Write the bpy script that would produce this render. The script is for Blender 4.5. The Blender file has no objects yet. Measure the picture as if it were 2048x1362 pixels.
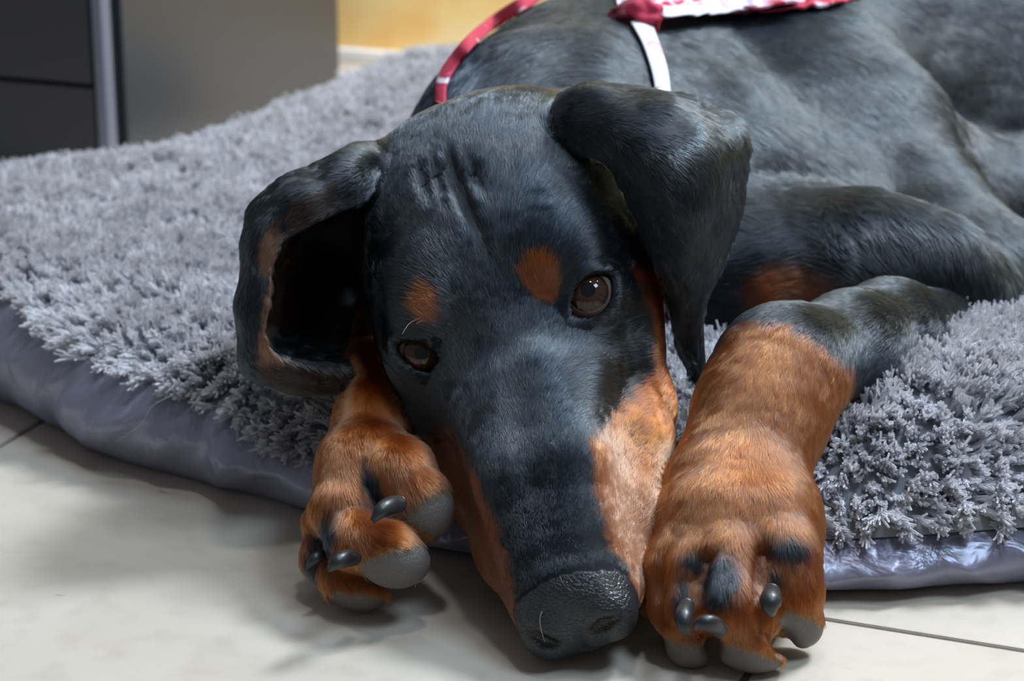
import bpy, math, random, os
import numpy as np
from mathutils import Vector, kdtree
from concurrent.futures import ThreadPoolExecutor
rng = np.random.default_rng(7); random.seed(7)
D = bpy.data; COL = bpy.context.scene.collection; SC = bpy.context.scene
FAST = False

# ------------------------------------------------------------------ camera
FPX = 4500.0; CAMH = 0.39; PITCH = math.radians(18)
CF = np.array([0, math.cos(PITCH), -math.sin(PITCH)]); CU = np.array([0, math.sin(PITCH), math.cos(PITCH)]); CR = np.array([1.0, 0, 0])
C0 = np.array([0, 0, CAMH])
cam = D.cameras.new('camera'); camo = D.objects.new('camera', cam); COL.objects.link(camo)
cam.sensor_width = 36; cam.lens = FPX / 2048 * 36; cam.clip_start = 0.02
camo.location = C0; camo.rotation_euler = (math.radians(90) - PITCH, 0, 0)
cam.dof.use_dof = True; cam.dof.focus_distance = 0.905; cam.dof.aperture_fstop = 12.0
SC.camera = camo
# ------------------------------------------------------------------ light
world = D.worlds.new('world'); SC.world = world; world.use_nodes = True
wn = world.node_tree.nodes; wl = world.node_tree.links
bg = wn['Background']; bg.inputs[0].default_value = (0.84, 0.91, 1.0, 1); bg.inputs[1].default_value = 0.17
def area(name, loc, target, sx, sy, power, color):
    l = D.lights.new(name, 'AREA'); l.shape = 'RECTANGLE'; l.size = sx; l.size_y = sy; l.energy = power; l.color = color
    o = D.objects.new(name, l); COL.objects.link(o); o.location = loc
    o.rotation_euler = (Vector(target) - Vector(loc)).to_track_quat('-Z', 'Y').to_euler(); return o
area('window_light', (0.88, 1.42, 1.52), (0.0, 1.0, 0.05), 0.36, 0.36, 41, (0.77, 0.89, 1.0))
area('skylight', (0.05, 1.50, 1.7), (0.0, 1.1, 0.05), 0.8, 0.5, 7, (0.58, 0.78, 1.0))
area('sheen_fill', (0.65, 0.45, 1.45), (0.0, 0.95, 0.05), 0.5, 0.35, 11, (0.64, 0.83, 1.0))  # added fill for sheen on the face, not a real window
area('eye_glint_light', (0.10, 0.80, 1.7), (0.0, 0.9, 0.05), 0.13, 0.13, 4.0, (0.92, 0.96, 1.0))  # added overhead light, placed for the highlight in the eye
area('wall_fill', (-0.15, 1.72, 0.62), (-0.12, 2.03, 0.0), 0.30, 0.08, 2.6, (1.0, 0.93, 0.84))  # added unseen light that only brightens the back wall
SC.view_settings.view_transform = 'Standard'; SC.view_settings.look = 'None'
SC.view_settings.exposure = 0.0; SC.view_settings.gamma = 1.0; SC.view_settings.use_curve_mapping = False
SC.cycles.use_denoising = True
SC.render.hair_type = 'STRAND'

# ------------------------------------------------------------------ helpers
def P(px, py, d):
    return C0 + d * CF + d * (px - 1024) / FPX * CR + d * (681 - py) / FPX * CU
def DZ(py, z): return (CAMH - z) / (math.sin(PITCH) + (py - 681) / FPX * math.cos(PITCH))
def PZ(px, py, z): return P(px, py, DZ(py, z))
def proj(V):
    v = V - C0; d = v @ CF
    return 1024 + (v @ CR) / d * FPX, 681 - (v @ CU) / d * FPX, d
def srgb(r, g, b):
    return tuple(((c / 255) / 12.92 if c / 255 <= 0.04045 else ((c / 255 + 0.055) / 1.055) ** 2.4) for c in (r, g, b))
def tag(o, label=None, cat=None, group=None, kind=None):
    if label: o['label'] = label
    if cat: o['category'] = cat
    if group: o['group'] = group
    if kind: o['kind'] = kind
    return o
def empty(name, loc):
    o = D.objects.new(name, None); COL.objects.link(o); o.location = loc; o.empty_display_size = 0.05; return o
def mesh_obj(name, verts, faces, mat, parent=None, smooth=True):
    me = D.meshes.new(name)
    verts = np.asarray(verts, dtype=np.float32)
    if parent is not None: verts = verts - np.array(parent.location, dtype=np.float32)
    if isinstance(faces, np.ndarray):
        n = faces.shape[1]
        me.vertices.add(len(verts)); me.vertices.foreach_set('co', verts.ravel())
        me.loops.add(faces.size); me.loops.foreach_set('vertex_index', faces.ravel().astype(np.int32))
        me.polygons.add(len(faces)); me.polygons.foreach_set('loop_start', np.arange(0, faces.size, n, dtype=np.int32))
        me.update(calc_edges=True)
    else:
        me.from_pydata([tuple(map(float, v)) for v in verts], [], [tuple(map(int, f)) for f in faces]); me.update()
    if smooth: me.polygons.foreach_set('use_smooth', np.ones(len(me.polygons), dtype=bool))
    if mat: me.materials.append(mat)
    o = D.objects.new(name, me); COL.objects.link(o)
    if parent is not None: o.parent = parent
    return o
def box(name, x0, x1, y0, y1, z0, z1, mat, parent=None, bev=0.0, rot=0.0, piv=(0, 0)):
    v = np.array([[x, y, z] for x in (x0, x1) for y in (y0, y1) for z in (z0, z1)], float)
    if rot:
        c, s = math.cos(rot), math.sin(rot); q = v[:, :2] - piv
        v[:, 0] = piv[0] + c * q[:, 0] - s * q[:, 1]; v[:, 1] = piv[1] + s * q[:, 0] + c * q[:, 1]
    f = [(0, 1, 3, 2), (4, 6, 7, 5), (0, 4, 5, 1), (2, 3, 7, 6), (0, 2, 6, 4), (1, 5, 7, 3)]
    o = mesh_obj(name, v, f, mat, parent, smooth=False)
    if bev:
        m = o.modifiers.new('bevel', 'BEVEL'); m.width = bev; m.segments = 2
    return o
def new_mat(name):
    m = D.materials.new(name); m.use_nodes = True; nt = m.node_tree
    return m, nt, nt.nodes['Principled BSDF'], nt.links
def N(nt, t, **kw):
    n = nt.nodes.new(t)
    for k, v in kw.items():
        if k in n.inputs: n.inputs[k].default_value = v
        else: setattr(n, k, v)
    return n
def ramp(nt, stops):
    r = nt.nodes.new('ShaderNodeValToRGB'); e = r.color_ramp.elements
    while len(e) < len(stops): e.new(0.5)
    for i, (p, c) in enumerate(stops):
        e[i].position = p; e[i].color = (*c, 1) if len(c) == 3 else c
    return r
def bump(nt, src, strength, dist, bs, prev=None):
    b = nt.nodes.new('ShaderNodeBump'); b.inputs['Strength'].default_value = strength; b.inputs['Distance'].default_value = dist
    nt.links.new(src, b.inputs['Height'])
    if prev is not None: nt.links.new(prev.outputs[0], b.inputs['Normal'])
    nt.links.new(b.outputs[0], bs.inputs['Normal']); return b
_perm = rng.permutation(512).astype(np.int64)
def vnoise(p, scale):
    """smooth 3D value noise in 0..1"""
    q = p / scale; i = np.floor(q).astype(np.int64); f = q - i; f = f * f * (3 - 2 * f)
    def h(a, b, c): return _perm[(_perm[(_perm[a & 511] + b) & 511] + c) & 511] / 511.0
    x, y, z = i[..., 0], i[..., 1], i[..., 2]; fx, fy, fz = f[..., 0], f[..., 1], f[..., 2]
    def l(a, b, t): return a + (b - a) * t
    return l(l(l(h(x, y, z), h(x + 1, y, z), fx), l(h(x, y + 1, z), h(x + 1, y + 1, z), fx), fy),
             l(l(h(x, y, z + 1), h(x + 1, y, z + 1), fx), l(h(x, y + 1, z + 1), h(x + 1, y + 1, z + 1), fx), fy), fz)
def sstep(a, b, x):
    t = np.clip((x - a) / (b - a), 0, 1); return t * t * (3 - 2 * t)
def poly_sd(px, py, poly):
    """signed distance to a polygon in reference pixels, negative inside"""
    poly = np.asarray(poly, float); d = np.full(px.shape, 1e9); ins = np.zeros(px.shape, bool); n = len(poly)
    for i in range(n):
        a, b = poly[i], poly[(i + 1) % n]; e = b - a; wx, wy = px - a[0], py - a[1]
        t = np.clip((wx * e[0] + wy * e[1]) / (e @ e), 0, 1)
        d = np.minimum(d, (wx - t * e[0]) ** 2 + (wy - t * e[1]) ** 2)
        c = (a[1] > py) != (b[1] > py)
        with np.errstate(divide='ignore', invalid='ignore'):
            ins ^= c & (px < (b[0] - a[0]) * (py - a[1]) / (b[1] - a[1] + 1e-12) + a[0])
    return np.where(ins, -np.sqrt(d), np.sqrt(d))
def crspline(pts, n):
    """Catmull-Rom through rows of any dimension"""
    pts = np.asarray(pts, float); m = len(pts); ext = np.concatenate([2 * pts[:1] - pts[1:2], pts, 2 * pts[-1:] - pts[-2:-1]])
    u = np.linspace(0, m - 1, n); i = np.minimum(u.astype(int), m - 2); t = (u - i).reshape((-1,) + (1,) * (pts.ndim - 1))
    p0, p1, p2, p3 = ext[i], ext[i + 1], ext[i + 2], ext[i + 3]
    return 0.5 * ((2 * p1) + (-p0 + p2) * t + (2 * p0 - 5 * p1 + 4 * p2 - p3) * t ** 2 + (-p0 + 3 * p1 - 3 * p2 + p3) * t ** 3)

# ------------------------------------------------------------------ implicit modelling
BIG = 0.06
def smin(a, b, k):
    if k <= 1e-6: return np.minimum(a, b)
    h = np.maximum(k - np.abs(a - b), 0) / k
    return np.minimum(a, b) - h * h * k * 0.25
def smax(a, b, k): return -smin(-a, -b, k)
class Op:
    def __init__(s, fn, lo, hi, k, sub=False, splat=None):
        s.fn, s.lo, s.hi, s.k, s.sub, s.splat = fn, np.asarray(lo), np.asarray(hi), k, sub, splat
class Group:
    def __init__(s, name, k): s.name, s.k, s.ops = name, k, []
    def cone(s, a, ra, b, rb, k=0.01, sub=False):
        a = np.asarray(a, float); b = np.asarray(b, float); ba = b - a; L = max(ba @ ba, 1e-12)
        def fn(X, Y, Z):
            x, y, z = X - a[0], Y - a[1], Z - a[2]
            h = np.clip((x * ba[0] + y * ba[1] + z * ba[2]) / L, 0, 1)
            return np.sqrt((x - h * ba[0]) ** 2 + (y - h * ba[1]) ** 2 + (z - h * ba[2]) ** 2) - (ra + (rb - ra) * h)
        r = max(ra, rb); s.ops.append(Op(fn, np.minimum(a, b) - r, np.maximum(a, b) + r, k, sub)); return s
    def chain(s, pts, k=0.01, sub=False):
        if sub:   # one groove along the whole polyline
            A = [(np.asarray(a, float), ra, np.asarray(b, float), rb) for (a, ra), (b, rb) in zip(pts[:-1], pts[1:])]
            def fn(X, Y, Z):
                R_ = None
                for a, ra, b, rb in A:
                    ba = b - a; L = max(ba @ ba, 1e-12); x, y, z = X - a[0], Y - a[1], Z - a[2]
                    h = np.clip((x * ba[0] + y * ba[1] + z * ba[2]) / L, 0, 1)
                    v = np.sqrt((x - h * ba[0]) ** 2 + (y - h * ba[1]) ** 2 + (z - h * ba[2]) ** 2) - (ra + (rb - ra) * h)
                    R_ = v if R_ is None else np.minimum(R_, v)
                return R_
            pp = np.array([p for p, _ in pts]); r = max(r_ for _, r_ in pts)
            s.ops.append(Op(fn, pp.min(0) - r, pp.max(0) + r, k, True)); return s
        for (a, ra), (b, rb) in zip(pts[:-1], pts[1:]): s.cone(a, ra, b, rb, k, sub)
        return s
    def ell(s, c, r, R=None, k=0.01, sub=False):
        c = np.asarray(c, float); r = np.asarray(r, float); R = np.eye(3) if R is None else np.asarray(R, float)
        def fn(X, Y, Z):
            x, y, z = X - c[0], Y - c[1], Z - c[2]
            q = [(R[i, 0] * x + R[i, 1] * y + R[i, 2] * z) / r[i] for i in range(3)]
            k0 = np.sqrt(q[0] ** 2 + q[1] ** 2 + q[2] ** 2); k1 = np.sqrt((q[0] / r[0]) ** 2 + (q[1] / r[1]) ** 2 + (q[2] / r[2]) ** 2)
            return k0 * (k0 - 1) / np.maximum(k1, 1e-9)
        m = r.max(); s.ops.append(Op(fn, c - m, c + m, k, sub)); return s
    def func(s, fn, lo, hi, k, sub=False): s.ops.append(Op(fn, lo, hi, k, sub)); return s
    def sheet(s, ctrl, rad, nu, nv, k=0.0):
        g = crspline(ctrl, nu); g = np.swapaxes(crspline(np.swapaxes(g, 0, 1), nv), 0, 1)
        rr = crspline(crspline(np.asarray(rad, float)[:, :, None], nu).swapaxes(0, 1), nv).swapaxes(0, 1)[..., 0]
        pts = g.reshape(-1, 3); r = rr.ravel(); s.grid = g
        s.ops.append(Op(None, pts.min(0) - r.max(), pts.max(0) + r.max(), k, False, (pts, r))); return s
    def bounds(s):
        u = [o for o in s.ops if not o.sub]
        return np.min([o.lo for o in u], 0), np.max([o.hi for o in u], 0)
    def eval_grid(s, xs, ys, zs, vox):
        F = None; lo = np.array([xs[0], ys[0], zs[0]]); hi = np.array([xs[-1], ys[-1], zs[-1]])
        for o in s.ops:
            m = o.k + s.k + 3 * vox
            if np.any(o.lo - m > hi) or np.any(o.hi + m < lo): continue
            if F is None:
                if o.sub: continue
                F = np.full((len(xs), len(ys), len(zs)), BIG, np.float32)
            def sl(l, h):
                r = []
                for ax, c in enumerate((xs, ys, zs)):
                    r.append(slice(int(np.searchsorted(c, l[ax])), int(np.searchsorted(c, h[ax]))))
                return tuple(r)
            if o.splat is not None:
                pts, rad = o.splat; mm = s.k + 2.5 * vox + 0.004
                ok = np.all((pts > lo - mm - 0.004) & (pts < hi + mm + 0.004), 1)
                for p, r in zip(pts[ok], rad[ok]):
                    S = sl(p - r - mm, p + r + mm); sub = F[S]
                    if sub.size == 0: continue
                    x = (xs[S[0]] - p[0])[:, None, None]; y = (ys[S[1]] - p[1])[None, :, None]; z = (zs[S[2]] - p[2])[None, None, :]
                    np.minimum(sub, np.sqrt(x * x + y * y + z * z) - r, out=sub)
                continue
            S = sl(o.lo - m, o.hi + m); sub = F[S]
            if sub.size == 0: continue
            v = o.fn(xs[S[0]][:, None, None], ys[S[1]][None, :, None], zs[S[2]][None, None, :])
            F[S] = smax(sub, -v, o.k) if o.sub else smin(sub, v, o.k)
        return F
    def eval_pts(s, V):
        F = np.full(len(V), BIG, np.float64)
        for o in s.ops:
            m = o.k + 0.03
            if o.splat is not None:
                ok = np.where(np.all((V > o.lo - m) & (V < o.hi + m), 1))[0]; pts, rad = o.splat
                kd = kdtree.KDTree(len(pts))
                for i, p in enumerate(pts): kd.insert(p, i)
                kd.balance()
                for i in ok:
                    _, j, dd = kd.find(V[i]); F[i] = min(F[i], dd - rad[j])
                continue
            ok = np.all((V > o.lo - m) & (V < o.hi + m), 1)
            if not ok.any(): continue
            v = o.fn(V[ok, 0], V[ok, 1], V[ok, 2])
            F[ok] = smax(F[ok], -v, o.k) if o.sub else smin(F[ok], v, o.k)
        return F
def polygonise(groups, lo, hi, vox, B=48):
    lo = np.asarray(lo, float); n = np.ceil((np.asarray(hi) - lo) / vox).astype(int); NB = np.ceil(n / B).astype(int)
    STR = np.array([(NB[1] * B + 4) * (NB[2] * B + 4), (NB[2] * B + 4), 1], np.int64)
    gb = [g.bounds() for g in groups]
    def field(xs, ys, zs):
        T = None
        for g, (gl, gh) in zip(groups, gb):
            m = g.k + 3 * vox
            if gl[0] - m > xs[-1] or gh[0] + m < xs[0] or gl[1] - m > ys[-1] or gh[1] + m < ys[0] or gl[2] - m > zs[-1] or gh[2] + m < zs[0]: continue
            f = g.eval_grid(xs, ys, zs, vox)
            if f is None: continue
            T = f if T is None else smin(T, f, g.k)
        return T
    def block(ijk):
        i0 = np.array(ijk) * B
        ax = [lo[a] + (i0[a] + np.arange(B + 1)) * vox for a in range(3)]
        F = field(*[c.astype(np.float32) for c in ax])
        if F is None: return None
        s = F < 0
        if s.all() or not s.any(): return None
        edges = []; acc = np.zeros((B, B, B, 3), np.float32); cnt = np.zeros((B, B, B), np.float32)
        for a in range(3):
            sa = np.moveaxis(s, a, 0); Fa = np.moveaxis(F, a, 0)
            ch = sa[1:] != sa[:-1]
            f0, f1 = Fa[:-1], Fa[1:]; t = np.where(ch, f0 / np.where(ch, f0 - f1, 1), 0)
            ch = np.moveaxis(ch, 0, a); t = np.moveaxis(t, 0, a)
            o = [b for b in range(3) if b != a]
            for d1 in (0, 1):
                for d2 in (0, 1):
                    sl = [slice(0, B)] * 3; sl[o[0]] = slice(d1, d1 + B); sl[o[1]] = slice(d2, d2 + B)
                    c = ch[tuple(sl)]; cnt += c; acc[..., a] += np.where(c, t[tuple(sl)], 0)
                    acc[..., o[0]] += c * d1; acc[..., o[1]] += c * d2
            sl = [slice(0, B)] * 3
            c = ch[tuple(sl)]; idx = np.argwhere(c)
            if len(idx): edges.append((a, idx + i0, s[tuple(sl)][c]))
        idx = np.argwhere(cnt > 0)
        v = acc[cnt > 0] / cnt[cnt > 0][:, None]
        return ((idx + i0) @ STR, lo + (idx + i0 + v) * vox, edges)
    todo = [(i, j, k) for i in range(NB[0]) for j in range(NB[1]) for k in range(NB[2])]
    with ThreadPoolExecutor(os.cpu_count() or 4) as ex: res = [r for r in ex.map(block, todo) if r]
    ids = np.concatenate([r[0] for r in res]); V = np.concatenate([r[1] for r in res])
    od = np.argsort(ids); ids = ids[od]; V = V[od]; quads = []
    for r in res:
        for a, e, s in r[2]:
            o = [b for b in range(3) if b != a]
            ok = (e[:, o[0]] > 0) & (e[:, o[1]] > 0); e = e[ok]; s = s[ok]
            base = e @ STR; A, Bq = STR[o[0]], STR[o[1]]
            q = np.stack([base - A - Bq, base - Bq, base, base - A], 1)
            j = np.searchsorted(ids, q); j = np.minimum(j, len(ids) - 1); good = (ids[j] == q).all(1); j = j[good]; s = s[good]
            flip = s if a != 1 else ~s
            j[~flip] = j[~flip][:, ::-1]; quads.append(j)
    return V, np.concatenate(quads).astype(np.int32)
def vnormals(V, Fq):
    a = V[Fq[:, 2]] - V[Fq[:, 0]]; b = V[Fq[:, 3]] - V[Fq[:, 1]]; n = np.cross(a, b); out = np.zeros_like(V)
    for c in range(4):
        for k in range(3): out[:, k] += np.bincount(Fq[:, c], n[:, k], len(V))
    return out / np.maximum(np.linalg.norm(out, axis=1), 1e-12)[:, None]

# ------------------------------------------------------------------ materials
def mat_simple(name, col, rough=0.5, **kw):
    m, nt, bs, L = new_mat(name); bs.inputs['Base Color'].default_value = (*col, 1); bs.inputs['Roughness'].default_value = rough
    for k, v in kw.items(): bs.inputs[k.replace('_', ' ')].default_value = v
    return m
#@@SETTING
def floor_mat():
    m, nt, bs, L = new_mat('floor_tile_stone')
    tc = N(nt, 'ShaderNodeTexCoord'); n1 = N(nt, 'ShaderNodeTexNoise', Scale=9.0, Detail=6.0); n2 = N(nt, 'ShaderNodeTexNoise', Scale=60.0, Detail=4.0)
    for n in (n1, n2): L.new(tc.outputs['Object'], n.inputs['Vector'])
    r1 = ramp(nt, [(0.3, srgb(191, 178, 163)), (0.7, srgb(203, 192, 180))]); L.new(n1.outputs[0], r1.inputs[0])
    r2 = ramp(nt, [(0.25, (0.80, 0.79, 0.77)), (0.5, (1, 1, 1))]); L.new(n2.outputs[0], r2.inputs[0])
    mx = N(nt, 'ShaderNodeMix', data_type='RGBA', blend_type='MULTIPLY'); mx.inputs[0].default_value = 0.6
    L.new(r1.outputs[0], mx.inputs[6]); L.new(r2.outputs[0], mx.inputs[7])
    # small pits and specks
    v = N(nt, 'ShaderNodeTexVoronoi', Scale=55.0); sm = N(nt, 'ShaderNodeMapping'); sm.inputs['Scale'].default_value = (0.45, 1.3, 1)
    L.new(tc.outputs['Object'], sm.inputs[0]); L.new(sm.outputs[0], v.inputs['Vector'])
    rs = ramp(nt, [(0.05, (0.55, 0.5, 0.45)), (0.10, (1, 1, 1))]); L.new(v.outputs['Distance'], rs.inputs[0])
    n3 = N(nt, 'ShaderNodeTexNoise', Scale=14.0); L.new(tc.outputs['Object'], n3.inputs['Vector'])
    r3 = ramp(nt, [(0.5, (0, 0, 0)), (0.6, (1, 1, 1))]); L.new(n3.outputs[0], r3.inputs[0])
    mx2 = N(nt, 'ShaderNodeMix', data_type='RGBA', blend_type='MULTIPLY'); L.new(r3.outputs[0], mx2.inputs[0])
    L.new(mx.outputs[2], mx2.inputs[6]); L.new(rs.outputs[0], mx2.inputs[7]); L.new(mx2.outputs[2], bs.inputs['Base Color'])
    bs.inputs['Roughness'].default_value = 0.42
    bump(nt, n2.outputs[0], 0.15, 0.002, bs); return m
M_tile = floor_mat()
M_grout = mat_simple('tile_grout', srgb(128, 122, 116), 0.9)
floor = empty('floor', (0, 0, 0)); tag(floor, kind='structure')
gang = math.radians(-21.4); u = np.array([math.cos(gang), math.sin(gang)]); w = np.array([-u[1], u[0]])
org = np.array([0.1272, 0.8348]); org = org + u * (np.dot(np.array([-0.2513, 1.034]) - org, u)); T = 0.409; g2 = 0.0016
for i in range(-3, 5):
    for j in range(-2, 6):
        cpt = org + u * (i * T) + w * ((j + (0.5 if i % 2 == 0 else 0.0)) * T)   # staggered courses
        o = box('tile', g2, T - g2, g2, T - g2, -0.012, 0, M_tile, floor, bev=0.0012)
        o.location = (cpt[0], cpt[1], 0); o.rotation_euler = (0, 0, gang)
box('grout', -2.5, 4.0, -2.0, 4.5, -0.02, -0.0016, M_grout, floor)
def wall_mat():
    m, nt, bs, L = new_mat('ochre_wall_paint'); tc = N(nt, 'ShaderNodeTexCoord')
    n1 = N(nt, 'ShaderNodeTexNoise', Scale=9.0, Detail=3.0); L.new(tc.outputs['Object'], n1.inputs['Vector'])
    r = ramp(nt, [(0.35, srgb(244, 184, 100)), (0.52, srgb(246, 214, 146)), (0.7, srgb(250, 232, 190))]); L.new(n1.outputs[0], r.inputs[0])
    L.new(r.outputs[0], bs.inputs['Base Color']); bs.inputs['Roughness'].default_value = 0.7
    bump(nt, n1.outputs[0], 0.2, 0.004, bs); return m
wp = np.array([-0.147, 2.027])
def abox(name, u0, u1, w0, w1, z0, z1, mat, parent=None, bev=0.0, origin=wp):
    """box along the room's own axes: u runs to the right, w runs away"""
    o = box(name, u0, u1, w0, w1, z0, z1, mat, None, bev)
    off = np.array(parent.location[:2]) if parent else np.zeros(2)
    o.location = (origin[0] - off[0], origin[1] - off[1], 0); o.rotation_euler = (0, 0, gang)
    if parent: o.parent = parent
    return o
tag(abox('wall_back', -3.0, 3.2, 0.0, 0.1, 0, 2.6, wall_mat()), kind='structure')
tag(abox('baseboard_back', -3.0, 3.2, -0.012, -0.0005, 0, 0.012, mat_simple('white_baseboard', srgb(236, 232, 226), 0.4), bev=0.002), kind='structure')
M_cab = mat_simple('anthracite_laminate', srgb(58, 60, 64), 0.3)
M_cab2 = mat_simple('black_brown_laminate', srgb(46, 46, 52), 0.35)
M_alu = mat_simple('grey_edge_strip', srgb(112, 116, 128), 0.4)
cc0 = np.array([-0.285, 1.556]); cb = empty('cabinet', (cc0[0], cc0[1], 0)); tag(cb, 'dark grey glossy floor cabinet standing behind the dog bed', 'cabinet')
abox('side_panel', -0.018, 0.0, 0.026, 0.376, 0.0, 0.85, M_cab, cb, 0.0012, cc0)
abox('edge_strip', -0.0095, -0.001, 0.001, 0.014, 0.0, 0.85, M_alu, cb, 0.0015, cc0)
abox('gap_strip', -0.018, -0.006, 0.014, 0.026, 0.0, 0.85, mat_simple('cabinet_gap', srgb(24, 24, 28), 0.6), cb, 0.0, cc0)
abox('door', -0.62, -0.012, 0.002, 0.020, 0.072, 0.85, M_cab2, cb, 0.0012, cc0)
abox('plinth', -0.62, -0.012, 0.004, 0.020, 0.0, 0.069, M_cab2, cb, 0.0012, cc0)
abox('carcass', -0.62, -0.019, 0.024, 0.379, 0.0, 0.85, mat_simple('cabinet_carcass', srgb(30, 30, 34), 0.6), cb, 0.0, cc0)
abox('top_panel', -0.63, 0.002, -0.004, 0.381, 0.851, 0.875, M_cab, cb, 0.002, cc0)

#@@BED
bedw = empty('dog_bed', (0.2, 1.25, 0)); tag(bedw, 'flat dog bed with shaggy grey plush top and shiny grey satin sides', 'dog bed')
def fl(px, py): q = PZ(px, py, 0.0); return [q[0], q[1]]
outl = [fl(0, 800), fl(200, 905), fl(450, 978), fl(640, 1030), [-0.03, 0.905], [0.05, 0.878], fl(1640, 1180), fl(2048, 1167), [0.35, 0.885], [0.52, 0.93], [0.68, 1.06],
        [0.74, 1.25], [0.70, 1.50], [0.55, 1.68], [0.30, 1.76], [0.05, 1.78], [-0.09, 1.76], [-0.132, 1.66], [-0.182, 1.55], [-0.235, 1.46], [-0.33, 1.395], [-0.42, 1.32], [-0.43, 1.22], [-0.36, 1.145]]
hs = [0.064, 0.052, 0.042, 0.030, 0.026, 0.024, 0.024, 0.026, 0.03, 0.035, 0.045, 0.05, 0.05, 0.05, 0.05, 0.05, 0.05, 0.05, 0.05, 0.05, 0.05, 0.05, 0.06, 0.064]
cl = np.concatenate([np.c_[outl, hs]] * 3); nb = 900; full = crspline(cl, (len(cl) - 1) * 40 + 1)
k0 = len(outl) * 40; seg = full[k0:k0 + len(outl) * 40]
seg = seg[np.linspace(0, len(seg) - 1, nb).astype(int)]
Bxy, Bh = seg[:, :2], seg[:, 2]; cen = np.array([0.2, 1.25])
tang = np.roll(Bxy, -1, 0) - np.roll(Bxy, 1, 0); nout = np.c_[tang[:, 1], -tang[:, 0]]; nout /= np.linalg.norm(nout, axis=1)[:, None]
if np.mean(np.sum(nout * (Bxy - cen), 1)) < 0: nout = -nout
def bed_e(x, y):
    sh = x.shape; x = x.ravel(); y = y.ravel(); e = np.full(x.shape, 1e9); hh = np.zeros(x.shape)
    for i in range(0, nb, 6):
        d = (x - Bxy[i, 0]) ** 2 + (y - Bxy[i, 1]) ** 2; m = d < e; e[m] = d[m]; hh[m] = Bh[i]
    return np.sqrt(e).reshape(sh), hh.reshape(sh)
def bed_z(x, y, hh=None, e=None):
    if e is None: e, hh = bed_e(x, y)
    p = np.stack([x, y, 0 * x], -1)
    ztop = 0.066 + 0.016 * sstep(0.1, 0.3, x) + 0.010 * (vnoise(p, 0.16) - 0.5) + 0.006 * (vnoise(p, 0.06) - 0.5)
    t = np.clip(e / 0.085, 0, 1)
    z = hh + (ztop - hh) * (1 - (1 - t) ** 2.2)
    z = z - 0.006 * sstep(1.28, 1.45, y) * (1 - sstep(-0.05, 0.05, x)) - 0.006 * (1 - sstep(-0.25, -0.1, x))
    # the dog's weight presses a hollow under the head and the chest
    z = z - 0.022 * np.exp(-(((x - 0.0) / 0.10) ** 2 + ((y - 0.95) / 0.07) ** 2)) - 0.03 * np.exp(-(((x - 0.16) / 0.16) ** 2 + ((y - 1.22) / 0.16) ** 2))
    return z
srow = np.concatenate([np.linspace(0.02, 0.7, 30), np.linspace(0.715, 1.0, 42)])
GX = cen[0] + (Bxy[None, :, 0] - cen[0]) * srow[:, None]; GY = cen[1] + (Bxy[None, :, 1] - cen[1]) * srow[:, None]
ee, _h = bed_e(GX, GY); hb = np.broadcast_to(Bh, GX.shape)
_w = sstep(0.0, 0.12, ee); hmix = hb * (1 - _w) + _h * _w
GZ = bed_z(GX, GY, hmix, np.where(srow[:, None] > 0.9999, 0, ee))
def ringfaces(nr, nc):
    i = np.arange(nr - 1)[:, None] * nc; j = np.arange(nc)[None, :]; jn = (j + 1) % nc
    return np.stack([i + j, i + jn, i + nc + jn, i + nc + j], -1).reshape(-1, 4).astype(np.int32)
M_under = mat_simple('plush_backing', srgb(132, 134, 141), 0.95)
bed_top_V = np.stack([GX, GY, GZ], -1).reshape(-1, 3)
bed_top_F = ringfaces(len(srow), nb)[:, ::-1]
mesh_obj('plush_top', bed_top_V, bed_top_F, M_under, bedw)
# satin side with gathers
nrow = 26; th = np.linspace(0, 1, nrow)
arc = np.cumsum(np.r_[0, np.linalg.norm(np.diff(Bxy, axis=0), axis=1)])
SV = np.zeros((nrow, nb, 3))
for r, t in enumerate(th):
    zz = Bh * (1 - t) + 0.001 * t
    out = 0.016 * math.sin(math.pi * min(1, t * 1.02)) ** 0.8 - 0.006 * (1 - t)
    pp = np.stack([arc + 0.03 * t * np.sin(arc * 9), np.full(nb, t * 0.02), np.zeros(nb)], -1)
    wr = (1 - np.abs(2 * vnoise(pp + [0.7 * t * 0.05, 0, 0], 0.016) - 1)) * 0.6 + (1 - np.abs(2 * vnoise(pp + [3, 0, 0], 0.034) - 1)) * 0.8
    off = out * (0.55 + Bh / 0.05 * 0.5) + (wr - 0.7) * 0.0095 * math.sin(math.pi * min(1, 0.12 + t * 0.8)) ** 0.7
    SV[r, :, :2] = Bxy + nout * off[:, None]; SV[r, :, 2] = zz
bot = SV[-1].copy(); bot[:, :2] = Bxy - nout * 0.03; SV = np.concatenate([SV, bot[None]]); SV[-1, :, 2] = 0.0015
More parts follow.
